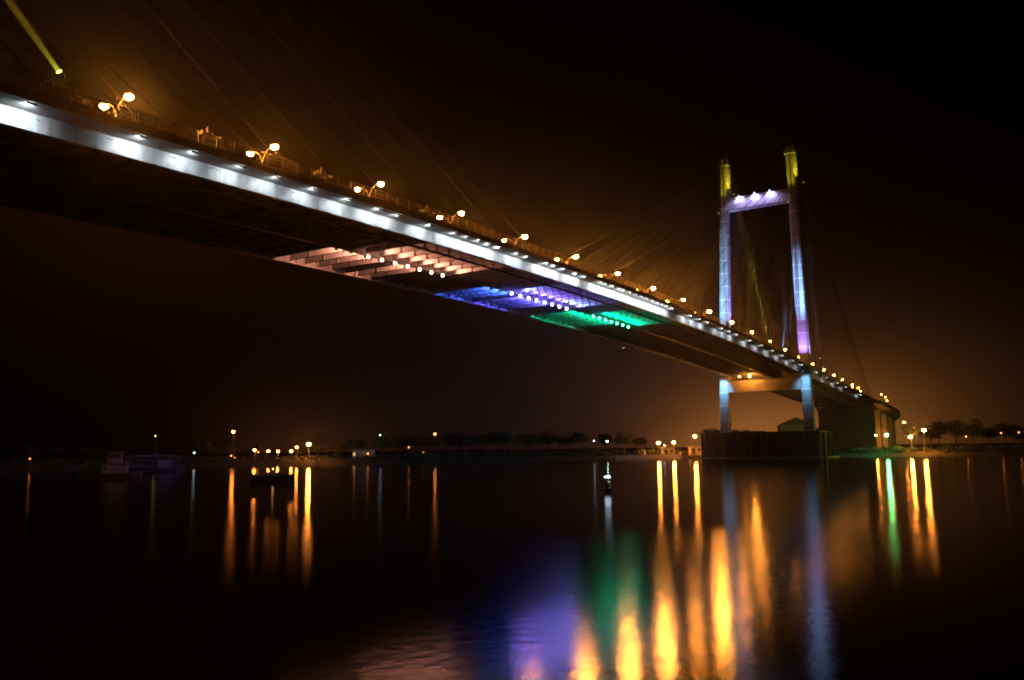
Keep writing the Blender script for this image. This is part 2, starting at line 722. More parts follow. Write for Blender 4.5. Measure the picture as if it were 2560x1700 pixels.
x = -330.0 + 1.1
cgs = []
while x < SIDE_END - 1:
    cgs.append(x)
    x += cg_step
near_cg = [x for x in cgs if -318 < x < 10][:97]
rest = [x for x in cgs if x not in near_cg]
for x in near_cg:
    m = MB()
    cross_girder_mesh(m, x, x > -196)
    m.build('cross_girder', [M_steel, M_dark], bridge)
m = MB()
for x in rest:
    cross_girder_mesh(m, x, False)
tag(m.build('cross_girder_run', [M_steel, M_dark], bridge), kind='stuff')


# pylons
def leg_y(s_, z):
    if s_ < 0:
        return -(16.4 + (14.4 - 16.4) * z / 126.7)
    return 18.0 + (12.6 - 18.0) * z / 126.7


def pylon(px):
    for s_ in (-1, 1):
        m = MB()
        zs = [6, 20, 31.5, 34, 70, 98, 103, 110, 122.5]
        prev = None
        for z in zs:
            hx = 2.0 if z < 98 else (2.0 - 0.5 * min(1, (z - 98) / 12))
            hy = (1.95 - 0.2 * z / 126) if z < 98 else 1.6
            y = leg_y(s_, z)
            ring = [(px - hx, y - hy + .35, z), (px - hx + .35, y - hy, z), (px + hx - .35, y - hy, z), (px + hx, y - hy + .35, z),
                    (px + hx, y + hy - .35, z), (px + hx - .35, y + hy, z), (px - hx + .35, y + hy, z), (px - hx, y + hy - .35, z)]
            i = len(m.v)
            m.v += ring
            if prev is not None:
                for j in range(8):
                    m.f.append((prev + j, prev + (j + 1) % 8, i + (j + 1) % 8, i + j))
                    m.mi.append(0)
            prev = i
        m.f.append(tuple(prev + j for j in range(8)))
        m.mi.append(0)
        leg = m.build('pylon_leg', M_pylon, bridge)
        # anchorage zone: rows of anchor boxes on the river face, brackets on the inner face
        m = MB()
        for q in range(17):
            z = 104.2 + q * 1.02
            y = leg_y(s_, z)
            for dy in (-.95, .95):
                m.box((px - 1.75, y + dy, z), (.8, .42, .36))
                m.box((px - 1.6, y + dy, z + .51), (.3, .2, .7))
        m.box((px - 1.52, leg_y(s_, 112.5), 112.5), (.1, 2.5, 17.6))
        m.build('cable_anchor_panel', M_conc, leg)
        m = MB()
        m.box((px - 1.62, leg_y(s_, 112.5), 113), (.14, .62, 19))  # dark strip on the face, painted shade of a gap between two shafts
        m.build('gap_shade_strip', M_dark, leg)
        m = MB()
        for q in range(7):
            z = 105.5 + q * 2.35
            y = leg_y(s_, z) - 1.6
            a = [(px - 1.0, y, z), (px + 1.1, y, z), (px + 1.1, y, z + 1.9), (px - 1.0, y, z + 1.9)]
            b = [(p[0], y - .55 if k in (1, 2) else y - .08, p[2]) for k, p in enumerate(a)]
            m.hexa([a[0], a[1], b[1], b[0], a[3], a[2], b[2], b[3]])
        m.build('anchor_brackets', M_conc, leg)
        # pylon head: two stub towers with a maintenance platform and handrail
        m = MB()
        y = leg_y(s_, 123)
        for dx, dy, h in ((-.9, .6, 3.0), (.9, -.7, 3.6)):
            m.box((px + dx, y + dy, 122.5 + h / 2), (.8, .8, h))
            for q in range(5):
                m.box((px + dx, y + dy, 122.9 + q * h / 5), (1.15, 1.15, .14))
        m.box((px, y, 122.62), (4.2, 4.0, .16))
        for ax in (-2, 2):
            for ay in (-1.9, 1.9):
                m.tube([(px + ax, y + ay, 122.6), (px + ax, y + ay, 123.8)], .05, 5)
        for a, b in (((-2, -1.9), (2, -1.9)), ((2, -1.9), (2, 1.9)), ((2, 1.9), (-2, 1.9)), ((-2, 1.9), (-2, -1.9))):
            m.tube([(px + a[0], y + a[1], 123.8), (px + b[0], y + b[1], 123.8)], .05, 5)
        m.tube([(px + .9, y - .7, 126), (px + .9, y - .7, 128.2)], .06, 5)
        m.build('pylon_head', M_conc, leg)
        # service platform round the leg at deck level
        m = MB()
        y = leg_y(s_, 36)
        m.box((px + 3.6, y, 34.6), (3.2, 5.2, .5))
        m.box((px + 3.2, y, 33.4), (2.2, 3.6, 1.9))
        for ay in (-2.5, 2.5):
            for ax in (2.1, 3.6, 5.1):
                m.tube([(px + ax, y + ay, 34.8), (px + ax, y + ay, 36.0)], .05, 5)
            m.tube([(px + 2.1, y + ay, 36.0), (px + 5.1, y + ay, 36.0)], .05, 5)
        m.build('service_platform', M_conc, leg)
    # upper portal beam, with a projecting bottom lip
    m = MB()
    yf, yn = leg_y(1, 105) - 1.5, leg_y(-1, 105) + 1.5
    m.box((px, (yf + yn) / 2, 105.7), (2.6, yf - yn, 5.2))
    m.box((px - .35, (yf + yn) / 2, 102.95), (3.6, yf - yn, .32))
    m.build('portal_beam', M_conc, bridge)
    # lower portal beam with formwork joints
    m = MB()
    yf, yn = leg_y(1, 29) - 1.8, leg_y(-1, 29) + 1.8
    m.box((px, (yf + yn) / 2, 29.0), (3.0, yf - yn, 4.7))
    for q in range(1, 5):
        yy = yn + (yf - yn) * q / 5
        m.box((px - 1.52, yy, 29.0), (.05, .16, 4.66))
    o = m.build('portal_beam', M_conc, bridge)
    # foundation: sheet-piled caisson on the river bed with capping beam and fenders
    m = MB()
    y0, y1, x0, x1, zt = -21.5, 24.5, px - 9.5, px + 9.0, 10.0
    m.box((px - .25, 1.5, zt / 2 - 1), (x1 - x0 - .8, y1 - y0 - .8, zt + 2 - .4))
    for (xa, ya, xb, yb) in ((x0, y0, x0, y1), (x0, y0, x1, y0), (x1, y0, x1, y1), (x0, y1, x1, y1)):
        L_ = math.hypot(xb - xa, yb - ya)
        n = int(L_ / 1.1)
        for q in range(n):
            t = (q + .5) / n
            cx, cy_ = xa + (xb - xa) * t, ya + (yb - ya) * t
            off = .22 if q % 2 else -.0
            nx, ny = ((-1 if xa == x0 else 1), 0) if xa == xb else (0, (-1 if ya == y0 else 1))
            hgt = zt + 2 + random.uniform(-.15, .1)
            sx, sy = (.5, 1.06) if xa == xb else (1.06, .5)
            m.box((cx + nx * off, cy_ + ny * off, hgt / 2 - 2), (sx, sy, hgt))
    m.box((px - .25, 1.5, 10.1), (x1 - x0 + .7, y1 - y0 + .7, .3))
    m.build('pier_foundation', M_caisson, bridge)
    m = MB()
    for k in range(46):
        yy = y0 - 1 + k
        m.box((x0 - 1.7, yy, -.3), (2.6, 1.04, 1.5 + random.uniform(0, .35)))
    for k in range(20):
        m.box((x0 + k, y0 - 1.7, -.3), (1.04, 2.6, 1.5 + random.uniform(0, .35)))
    m.build('rock_apron', M_wall, bridge)
    m = MB()
    for yy in (-21, -12, -3, 6, 15, 24):
        m.tube([(x0 - .9, yy, -2), (x0 - .9, yy, 8.5 + random.uniform(-.5, .5))], .35, 8)
    for xx in (-5, 3, 9):
        m.tube([(px + xx, y0 - .9, -2), (px + xx, y0 - .9, 9.2)], .4, 8)
    for zz in (3.0, 6.2):
        m.box((x0 - .55, 1.5, zz), (.3, 45.4, .35))
    m.build('fender_piles', M_caisson, bridge)


pylon(P2X)
pylon(P1X)

# stay cables


def stay(ax, y_s, topx, q, n, r=.085):
    z = zdeck(ax) + 0.8
    zt = 104.6 + 16.4 * q / max(1, n - 1)
    a = Vector((ax, y_s * 15.3, z))
    b = Vector((topx, leg_y(y_s, zt) + (0.95 if random.random() < .5 else -.95) * 0 + y_s * 0.9, zt))
    m = MB()
    pts = []
    L_ = (b - a).length
    for k in range(9):
        t = k / 8
        p = a.lerp(b, t)
        p.z -= 4 * t * (1 - t) * L_ * L_ * 0.00005
        pts.append(p)
    m.tube(pts, r, 5)
    m.k = 1
    d = (b - a).normalized()
    m.tube([a - d * .2, a + d * 1.3], 0.16, 6)
    m.build('stay_cable', [M_cable, M_dark], bridge)


for s_ in (-1, 1):
    for q in range(17):
        stay(-10.6 * (q + 1), s_, -1.9, q, 17)
    for q in range(14):
        stay(10.6 * (q + 1), s_, 1.9, q, 14, .085 if q < 12 else .17)
    for q in range(7, 17):
        stay(P1X + 10.6 * (q + 1), s_, P1X + 1.9, q, 17)

# anchor pier wall at the end of the side span
m = MB()
m.box((156.0, -9.5, 12.2), (3.2, 9.0, 23.6))
m.box((156.0, 9.5, 12.2), (3.2, 9.0, 23.6))
m.box((156.0, 0, 22.4), (3.0, 10.0, 3.0))
m.box((155.8, 0, 24.6), (3.6, 31.0, 1.4))
m.box((151.0, 0, 12.2), (6.0, 27.0, 23.4))
m.build('anchor_pier', M_slab, bridge)

# ------------------------------------------------------------------ approach viaduct
via = thing('approach_viaduct', (SIDE_END, 0, 0), 'concrete approach viaduct curving away to the left beyond the bridge, lit orange from below', 'viaduct')
ss = [156.5 + 6 * i for i in range(46)]
m = MB()
prof = [(-17.2, 0.0), (-13, -.5), (-11, -2.2), (11, -2.2), (13, -.5), (17.2, 0), (17.2, 1.9), (16.9, 1.9), (16.9, .8), (-16.9, .8), (-16.9, 1.9), (-17.2, 1.9)]
base = 0
for s in ss:
    c, a = centre(s)
    for y, dz in prof:
        m.v.append((c.x - y * math.sin(a) - SIDE_END, c.y + y * math.cos(a), c.z + dz))
n = len(prof)
for i in range(len(ss) - 1):
    for j in range(n):
        m.f.append((i * n + j, i * n + (j + 1) % n, (i + 1) * n + (j + 1) % n, (i + 1) * n + j))
        m.mi.append(0)
m.build('viaduct_deck', M_conc, via)
for i in range(11):
    s = 178 + 22 * i
    c, a = centre(s)
    m = MB()
    for y in (-12.5, 0, 12.5):
        m.box((c.x - y * math.sin(a) - SIDE_END, c.y + y * math.cos(a), (c.z - 2.2 - 1) / 2 + 1), (1.8, 2.4, c.z - 2.2 - 1), a)
    m.box((c.x - SIDE_END, c.y, c.z - 2.9), (2.0, 28, 1.3), a)
    m.build('viaduct_pier', M_conc, via)

# ------------------------------------------------------------------ street lamps on the median (double-arm)
M_bulbs = {}


def bulb_mat(col, strength, nm='lamp_glow'):
    key = (col, strength)
    if key not in M_bulbs:
        M_bulbs[key] = emissive(nm, col, strength)
    return M_bulbs[key]


HL = 7.4         # lamp height above the road
ARM = 2.5


def median_lamp(x, fr, fl, i):
    z = zdeck(x) + 0.8
    t = thing('street_lamp', (x, -5.0, z + (.5 if x > -125 else 0)), '%s double-arm street lamp from the left on the bridge median, glowing orange' % ordinal(i), 'street lamp', 'double-arm street lamps along the bridge')
    m = MB()
    m.tube([(0, 0, -.5 if x > -125 else 0), (0, 0, 3), (0, 0, 4.9)], [.14, .11, .09], 8)
    m.build('pole', M_pole, t)
    for s_, f_ in ((-1, fr), (1, fl)):
        m = MB()
        pts = []
        for k in range(8):
            a = k / 7 * math.pi / 2
            pts.append((0, s_ * 2.0 * (1 - math.cos(a)), 4.9 + 2.4 * math.sin(a)))
        pts.append((0, s_ * 2.3, 7.3))
        m.tube(pts, .055, 6)
        m.build('arm', M_pole, t)
        m = MB()
        y_ = s_ * ARM
        m.tube([(0, y_, HL - .13), (0, y_, HL + .04), (0, y_, HL + .16)], [.50, .46, .16], 14)
        m.build('lamp_shade', M_pole, t)
        m = MB()
        m.sphere((0, s_ * ARM, HL - .2), .43, 14, 8, .85)
        m.build('lamp_bulb', bulb_mat(ORANGE, f_), t, smooth=True)
    return t


LS = 1150
bright = [4.4, 2.6, 2.4, 2.4, 3.2, 4.6, 5.6, 6.4, 1.4, 6, 1.0, .35, .5, .3, .2]
faint = [.9, .8, .5, .5, .4, .5, .1, .1, .1, .04, .04, .04, .04, .04, .04]
for k in range(15):
    median_lamp(-287.5 + 22.35 * k, LS * bright[k], LS * faint[k], k)
far_b = [.12, .2, .25, .2, .15, .1, .2, .2, .2]
for j, x in enumerate([49, 71, 92.6, 112.4, 136.9, 153]):
    z = zdeck(x)
    median_lamp(float(x), LS * far_b[j], LS * .2, 15 + j) if x < 156 else None


def pole_lamp(loc, h, col, strength, label, group, r=.3, name='street_lamp', cat='street lamp'):
    x, y, z = loc
    zg = z - h
    t = thing(name, (x, y, zg), label, cat, group)
    m = MB()
    m.tube([(0, 0, 0), (0, 0, h - .4), (0.0, 0, h + .2)], [.13, .09, .07], 6)
    m.build('pole', M_pole, t)
    m = MB()
    m.box((-.25, -.1, h + .26), (.9, .5, .14), .5)
    m.build('lamp_head', M_pole, t)
    m = MB()
    m.sphere((-.3, -.12, h - .02), r, 8, 5, .7)
    m.build('lamp_bulb', bulb_mat(col, strength), t, smooth=True)
    return t


for j, s in enumerate((164, 188, 211, 228, 248)):
    c, a = centre(s)
    y = -15.5
    pole_lamp((c.x - y * math.sin(a) * 0, c.y + (-2.5 if s < 200 else -10), c.z + 10.3), 9.5, ORANGE, LS * (.2, .3, .12, .12, .12)[j],
              '%s orange street lamp beyond the cables, on the approach viaduct' % ordinal(j), 'street lamps on the approach viaduct')

# ------------------------------------------------------------------ white floodlights under the near deck edge
FX = [-303.6, -291.8, -285.3, -278.7, -273.1, -266.7, -260.2, -253.8, -249.6, -241.9, -235.3, -231.9, -228.5, -225.5, -222.2, -216.1,
      -212.7, -205.5, -202.5, -198.8, -193.4, -189.7, -182.0, -179.7, -176.3, -172.7, -170.5, -167.3, -163.7, -160.7, -157.4,
      -153.9, -151.0, -148.2, -145.1, -141.3, -128.2, -121.9, -115.1, -102.8, -96.3, -89.2, -75.4, -63.0, -50.2, -37.5, -23.5,
      -10.6, 13.9, 33.1, 53.4, 70.7, 106.8]
WHITE = (0.88, 0.97, 1.0)
proto = thing('girder_floodlight', (0, 0, 0), 'x', 'floodlight', 'white floodlights along the girder')
m = MB()
m.box((0, -.12, -.18), (.95, .12, .2))
m.box((-.42, -.12, -.02), (.05, .05, .2))
m.box((.42, -.12, -.02), (.05, .05, .2))
m.build('housing', M_dark, proto)
m = MB()
m.box((-.05, -.03, -.18), (.7, .05, .12))
m.build('lens', emissive('floodlight_lens', WHITE, 30), proto)
spot('flood_beam', (0, 0.02, -.2), (0, 2.45, -1.0), 1500, WHITE, 150, proto, 1.0, .12)
wf = {}
for i, x in enumerate(FX):
    t = proto if i == 0 else copy_tree(proto)
    t.location = (x, -17.05, zdeck(x) - .02)
    t['label'] = '%s white floodlight from the left under the near deck edge' % ordinal(i)
    j = random.uniform(.75, 1.3)
    if x > -130:
        j *= .6
    if x < -300:
        j = 1.6
    if x > -40:
        j *= .6
    for ch in t.children:
        if ch.type == 'LIGHT':
            key = round(j, 1)
            if key not in wf:
                d = ch.data.copy()
                d.energy = 1080 * key
                wf[key] = d
            ch.data = wf[key]

# ------------------------------------------------------------------ coloured projectors on the middle girder
SEC = [('salmon pink', (1.0, 0.33, 0.19), [-238.0 + 3.45 * k for k in range(7)], 'pink'),
       ('violet blue', (0.22, 0.14, 1.0), [-192.2 + 3.5 * k for k in range(8)], 'violet'),
       ('green', (0.0, 1.0, 0.42), [-152.2 + 3.48 * k for k in range(7)], 'green')]


def snap(x):
    return min(cgs, key=lambda c: abs(c - x))


for word, col, XL, short in SEC:
    pr = None
    for i, x in enumerate(XL):
        g = snap(x)
        z = zdeck(g)
        t = thing('deck_projector', (g, -.1, z - GD + .02), '%s %s projector from the left hanging under the middle of the deck' % (ordinal(i), word), 'floodlight', short + ' projectors under the deck')
        m = MB()
        m.box((0, 0, -.22), (.5, .7, .34))
        m.box((0, 0, -.03), (.12, .5, .06))
        m.build('housing', M_dark, t)
        m = MB()
        m.sphere((0, -.42, -.26), .26, 8, 5, .9)
        m.build('lens', bulb_mat(tuple(min(1, c * 1 + .05) for c in col), {'pink': 90, 'violet': 230, 'green': 55}[short], 'projector_lens'), t)
        # one beam washes the cross girder ahead on the near side, the other the far side
        e = {'pink': 4200, 'violet': 7000, 'green': 4000}[short]
        c2 = col
        if short == 'violet' and i in (0, 5, 6, 7):
            c2 = (.28, .30, 1.0)
        spot('projector_beam', (.9, -.8, .75), (2.6, -6.5, .75), e, c2, 150, t, .8, .12)
        far_e = {'pink': (2.0, 2.2, 2.0, 1.2, .05, 2.4, 1.0), 'violet': (1.3, 2.2, 2.0, .1, 2.2, 1.8, 2.0, 1.8), 'green': (1.2, 1.4, 1.4, 1.4, 1.2, 1.2, 1.2)}[short][i]
        g2 = snap(x - 7.0)
        t = thing('deck_projector', (g2, .1, zdeck(g2) - GD + .02), '%s %s projector from the left facing the far side of the deck' % (ordinal(i), word), 'floodlight', short + ' projectors under the deck')
        m = MB()
        m.box((0, 0, -.14), (.4, .5, .24))
        m.box((0, 0, -.02), (.12, .4, .05))
        m.build('housing', M_dark, t)
        m = MB()
        m.box((0, .26, -.13), (.3, .03, .16))
        m.build('lens', bulb_mat(tuple(min(1, c * 1 + .12) for c in col), 8, 'projector_lens'), t)
        spot('projector_beam', (.9, .8, .75), (2.6, 6.5, .75), e * far_e, (c2 if short != 'violet' else ((.06, .15, 1.0) if i < 3 else (.13, .11, 1.0))), 150, t, .8, .12)


# ------------------------------------------------------------------ pylon floodlights
def flood(name, loc, target, power, col, size, label, group=None, lens=20, blend=1.0, rad=.2):
    t = thing(name, loc, label, 'floodlight', group)
    d = (Vector(target) - Vector(loc)).normalized()
    m = MB()
    m.box((0, 0, 0), (.5, .5, .3))
    m.tube([(0, 0, -.4), (0, 0, 0)], .08, 6)
    m.build('housing', M_dark, t)
    m = MB()
    m.tube([d * .30, d * .36], .2, 8)
    m.build('lens', emissive('flood_lens', col, lens), t)
    spot('flood_beam', d * .55, d * 10, power, col, size, t, blend, rad)
    return t


G1 = 'floodlights aimed up the pylon'
zt = zdeck(0) + 1.0
flood('pylon_floodlight', (-7.0, -15.8, zt), (-1.8, -16.0, zt + 13), 40000, (.36, .22, 1.0), 58, 'violet floodlight on the deck at the foot of the near pylon leg', G1, 6)
flood('pylon_floodlight', (2.4, -22.0, zt - 1), (0, -17.6, zt + 10), 22000, (.45, .40, 1.0), 40, 'violet floodlight outside the near pylon leg by its platform', G1, 6)
flood('pylon_floodlight', (-36, -15.5, zdeck(-36) + 1.2), (-2, -15.6, 66), 520000, (.24, .50, 1.0), 32, 'blue floodlight on the deck aimed at the middle of the near pylon leg', G1, 4)
flood('pylon_floodlight', (-34, 16.2, zdeck(-34) + 1.2), (-2, 15.6, 70), 310000, (.26, .62, 1.0), 44, 'pale blue floodlight on the deck aimed at the middle of the far pylon leg', G1, 4)
flood('pylon_floodlight', (-10.0, 16.8, zt), (-1.8, 16.3, zt + 11), 14000, (.62, .58, 1.0), 60, 'lilac floodlight on the deck at the foot of the far pylon leg', G1, 4)
flood('pylon_floodlight', (6, 3, 40), (0, 14.5, 75), 160000, (.35, .25, 1.0), 70, 'violet floodlight on the median aimed at the inner side of the far leg', G1, 2)
G2 = 'blue floodlights shining down the pylon below the deck'
flood('pylon_floodlight', (-7.5, 16.4, 33.6), (-2, 17.2, 28), 15000, (.22, .60, 1.0), 72, 'blue floodlight below the deck shining on the far pylon leg', G2, 2)
flood('pylon_floodlight', (-8.5, -16.6, 33.3), (-2, -16.3, 28), 8000, (.22, .60, 1.0), 72, 'blue floodlight below the deck shining on the near pylon leg', G2, 2)
G3 = 'yellow floodlights aimed up the pylon head'
for s_, nm, pw in ((-1, 'near', 30000), (1, 'far', 22000)):
    y = leg_y(s_, 103)
    flood('pylon_floodlight', (-8.5, y, 100.2), (-1.5, y * .985, 117), pw * .7, (1.0, .86, .02), 34, 'yellow floodlight on a bracket below the %s pylon head' % nm, G3, 2)
    flood('pylon_floodlight', (-2.4, y - 5.0, 108.9), (0, y - 1.2, 118.5), pw * .35, (1.0, .86, .02), 46, 'yellow floodlight beside the %s pylon leg aimed at its brackets' % nm, G3, 2)
G4 = 'violet-white floodlights along the upper portal beam'
for i, y in enumerate((6.6, .2, -6.2)):
    t = flood('portal_floodlight', (-2.6, y, 108.6), (-1.3, y, 105.2), 5000, (.46, .42, 1.0), 160, '%s violet-white floodlight from the left on the upper portal beam' % ordinal(i), G4, 60, .9)
    m = MB()
    m.tube([(1.6, 0, -.2), (0, 0, -.1)], .06, 5)
    m.build('bracket', M_dark, t)
# orange lamps under the deck beside the lower portal
for i, (y, st, r) in enumerate(((5.0, 1200, .34), (9.0, 250, .22))):
    t = thing('underdeck_lamp', (-5.2, y, zdeck(-5) - 2.4), ('bright', 'small')[i] + ' orange lamp hanging under the deck above the lower portal beam', 'lamp', 'orange lamps under the deck at the pylon')
    m = MB()
    m.tube([(0, 0, .2), (0, 0, 1.6)], .05, 5)
    m.box((0, 0, .2), (.5, .5, .12))
    m.build('hanger', M_dark, t)
    m = MB()
    m.sphere((0, 0, -.1), r, 8, 5)
    m.build('lamp_bulb', bulb_mat(ORANGE, st), t, smooth=True)


# ------------------------------------------------------------------ searchlights on deck-edge frames
def beam_material(col, dens):
    m = bpy.data.materials.new('added_beam_mist')
    m.use_nodes = True
    n = m.node_tree
    n.nodes.clear()
    o = n.nodes.new('ShaderNodeOutputMaterial')
    v = n.nodes.new('ShaderNodeVolumePrincipled')
    v.inputs['Color'].default_value = (*col, 1)
    v.inputs['Density'].default_value = dens
    v.inputs['Anisotropy'].default_value = 0.3
    n.links.new(v.outputs[0], o.inputs['Volume'])
    return m


def searchlight(x, z, y, label, aim=None, col=None, power=0, length=60, spread=.012, dens=.01, lens=0):
    zb = zdeck(x) + .8
    t = thing('searchlight', (x, y, zb), label, 'searchlight', 'searchlights standing along the deck edge')
    hz = z - zb
    m = MB()
    for sx in (-1.1, 1.1):
        m.tube([(sx * 1.25, -.5, 0), (sx, -.4, hz - 1.35)], .05, 5)
        m.tube([(sx * 1.25, .5, 0), (sx, .4, hz - 1.35)], .05, 5)
    m.box((0, 0, hz - 1.3), (2.7, 1.0, .1))
    for sx in (-1.3, 1.3):
        m.box((sx, 0, hz - 1.05), (.08, 1.0, .4))
    m.build('stand', M_dark, t)
    m = MB()
    m.tube([(0, 0, hz - 1.25), (0, 0, hz - .95)], .3, 8)
    for sx in (-.36, .36):
        m.box((sx, 0, hz - .6), (.08, .25, .8))
    m.build('yoke', M_dark, t)
    d = Vector(aim).normalized() if aim else Vector((-.15, .1, 1)).normalized()
    c = Vector((0, 0, hz - .3))
    m = MB()
    m.tube([c - d * .42, c - d * .3, c + d * .28], [.2, .3, .3], 10)
    m.build('head', M_dark, t)
    m = MB()
    m.tube([c + d * .29, c + d * .33], .26, 12)
    m.build('lens', emissive('searchlight_lens', col, lens) if lens else M_glassd, t)
    if power:
        s0 = c + d * .36
        ad = bpy.data.lights.new('search_beam', 'AREA')
        ad.shape = 'DISK'
        ad.size = .46
        ad.energy = power
        ad.color = col
        ad.spread = 8 * math.atan(spread)
        ao = bpy.data.objects.new('search_beam', ad)
        COL.objects.link(ao)
        ao.parent = t
        ao.location = c + d * .52
        ao.rotation_euler = (-d).to_track_quat('Z', 'Y').to_euler()
        m = MB()
        m.tube([c + d * .5, c + d * length], [.27, .27 + spread * length], 16)  # cone of denser mist, added so the beam shows in the air
        o = m.build('light_beam', beam_material((1, 1, 1), dens), t)
    return t


searchlight(-299.6, 43.35, -14.6, 'searchlight at the left edge throwing a strong yellow-green beam into the sky', (-6.7, -1.2, 5.5), (.68, 1.0, .03), 7, 30, .020, .10, 60)
searchlight(-281.5, 43.4, -14.6, 'unlit searchlight on a dark frame between the first and second street lamps')
searchlight(-262.9, 43.6, -14.6, 'unlit searchlight just left of the third street lamp')
searchlight(-239.5, 43.8, -14.6, 'unlit searchlight beside the third street lamp pole')
searchlight(-90.6, 42.6, -14.6, 'unlit searchlight in front of the far pylon leg')
searchlight(-70.8, 42.4, -14.6, 'searchlight right of the far pylon leg with a faint yellow beam', (3.2, 0, 9), (.9, .9, .1), 24, 26, .05, .010, 1)
searchlight(-45.7, 41.4, -14.6, 'searchlight in the pylon opening throwing a long yellow beam up to the left', (-28.5, 0, 40.5), (.9, .88, .12), 260, 62, .022, .010, 3)
searchlight(-22.0, 40.5, -14.6, 'searchlight left of the near pylon leg with a faint white beam', (0.2, 0, 9), (.7, .85, 1.0), 18, 30, .05, .010, 2)
searchlight(32.3, 41.6, -14.6, 'searchlight right of the near pylon leg throwing a pale blue beam upward', (-11, 0, 40), (.6, .8, 1.0), 130, 50, .05, .010, 3)

# inspection gantry hanging below the far side of the deck
gx = -101.4
t = thing('maintenance_gantry', (gx, 15.2, zdeck(gx) - GD), 'small latticed inspection gantry hanging under the far side of the deck', 'gantry')
m = MB()
for sx in (-3, 3):
    for sy in (-2, 2):
        m.tube([(sx, sy, 0), (sx, sy, -2.4)], .07, 5)
for zz in (-2.4, -1.4):
    for a, b in (((-3, -2), (3, -2)), ((3, -2), (3, 2)), ((3, 2), (-3, 2)), ((-3, 2), (-3, -2))):
        m.tube([(a[0], a[1], zz), (b[0], b[1], zz)], .06, 5)
for q in range(6):
    xx = -3 + q
    m.tube([(xx, -2, -2.4), (xx + 1, -2, -1.4)], .04, 4)
    m.tube([(xx, 2, -2.4), (xx + 1, 2, -1.4)], .04, 4)
m.build('lattice_frame', M_pole, t)
m = MB()
m.box((0, 0, -2.5), (6, 4, .08))
m.build('platform', M_dark, t)
m = MB()
m.sphere((-1, 0, -1.2), .06, 6, 4)
m.build('work_light', emissive('work_light_glow', (.8, .85, 1), 60), t)

# ------------------------------------------------------------------ lamps along the far bank
BANK = [('o', -124.3, 168.9, 12.8), ('o', -121.5, 159.9, 5.8), ('s', -123.8, 155.3, 5.0), ('o', -117.7, 156.6, 5.3), ('o', -111.8, 157.9, 5.2),
        ('o', -112.9, 149.4, 5.2), ('o', -106.6, 153.1, 6.7), ('O', -110.4, 142.8, 7.7), ('s', -133.0, 159.2, 3.8), ('s', -132.1, 158.4, 3.1),
        ('w', -138.1, 173.4, 5.1), ('w', -73.2, 139.7, 11.3), ('s', -95.1, 126.8, 3.9), ('s', -81.1, 118.1, 6.1), ('s', -81.4, 110.5, 4.0),
        ('e', -50.9, 128.3, 11.7), ('s', -187.5, 193.6, 3.8), ('g', -146.1, 185.5, 11.5), ('w', -23.6, 66.0, 7.8), ('W', -16.7, 63.3, 7.6),
        ('O', -1.4, 46.6, 6.7), ('O', 2.8, 41.4, 6.8), ('O', -1.5, 30.2, 9.1), ('w', 2.3, 45.5, 5.7), ('G', 22.9, -40.2, 8.5),
        ('O', 30.0, -47.9, 7.6), ('O', 32.6, -52.6, 10.2), ('r', 71.6, -42.0, 11.9), ('r', 71.9, -44.0, 11.9), ('o', 91.2, -37.6, 14.8),
        ('s', 54.7, -78.3, 8.7), ('s', 65.0, -84.2, 8.9), ('t', 54.0, -65.7, 7.5)]
BANK += [('v', 166.0, -11.5, 10.0), ('v', 188.0, -9.0, 10.0)]
BK = {'e': (DEEP, 40, .40), 'v': (ORANGE, 1700, .4), 'o': (DEEP, 190, .42), 'O': (ORANGE, 800, .6), 's': (DEEP, 10, .26), 'w': ((.75, .85, 1.0), 12, .24), 'W': ((.6, 1.0, .75), 50, .28),
      'g': ((.65, 1.0, .15), 5, .26), 'G': ((.05, 1.0, .22), 520, .58), 'r': ((1.0, .12, .04), 12, .25), 't': (DEEP, 40, .15)}
WORD = {'e': 'lone orange', 'v': 'yard', 'o': 'orange', 'O': 'bright orange', 's': 'small orange', 'w': 'small white', 'W': 'pale green', 'g': 'yellow-green', 'G': 'bright green',
        'r': 'dim red', 't': 'tiny faint orange'}


def leftness(x, y):
    d = Vector((x, y, 0)) - Vector((CAM.x, CAM.y, 0))
    return d.dot(rt) / d.dot(Vector((fw.x, fw.y, 0)))


cnt = {}
for kd, x, y, z in sorted(BANK, key=lambda b: leftness(b[1], b[2])):
    col, st, r = BK[kd]
    i = cnt.get(kd, 0)
    cnt[kd] = i + 1
    if kd == 'G':
        lab = 'bright green lamp on the bank right of the bridge foundation'
    elif kd == 'v':
        lab = '%s orange yard lamp from the left beside the viaduct piers' % ordinal(i)
    elif sum(1 for b in BANK if b[0] == kd) == 1:
        lab = WORD[kd] + ' lamp standing on the far river bank'
    else:
        lab = '%s %s lamp from the left on the far river bank' % (ordinal(i), WORD[kd])
    pole_lamp((x, y, z), max(1.5, z - 2.0), col, st, lab, 'lamps along the far bank', r)

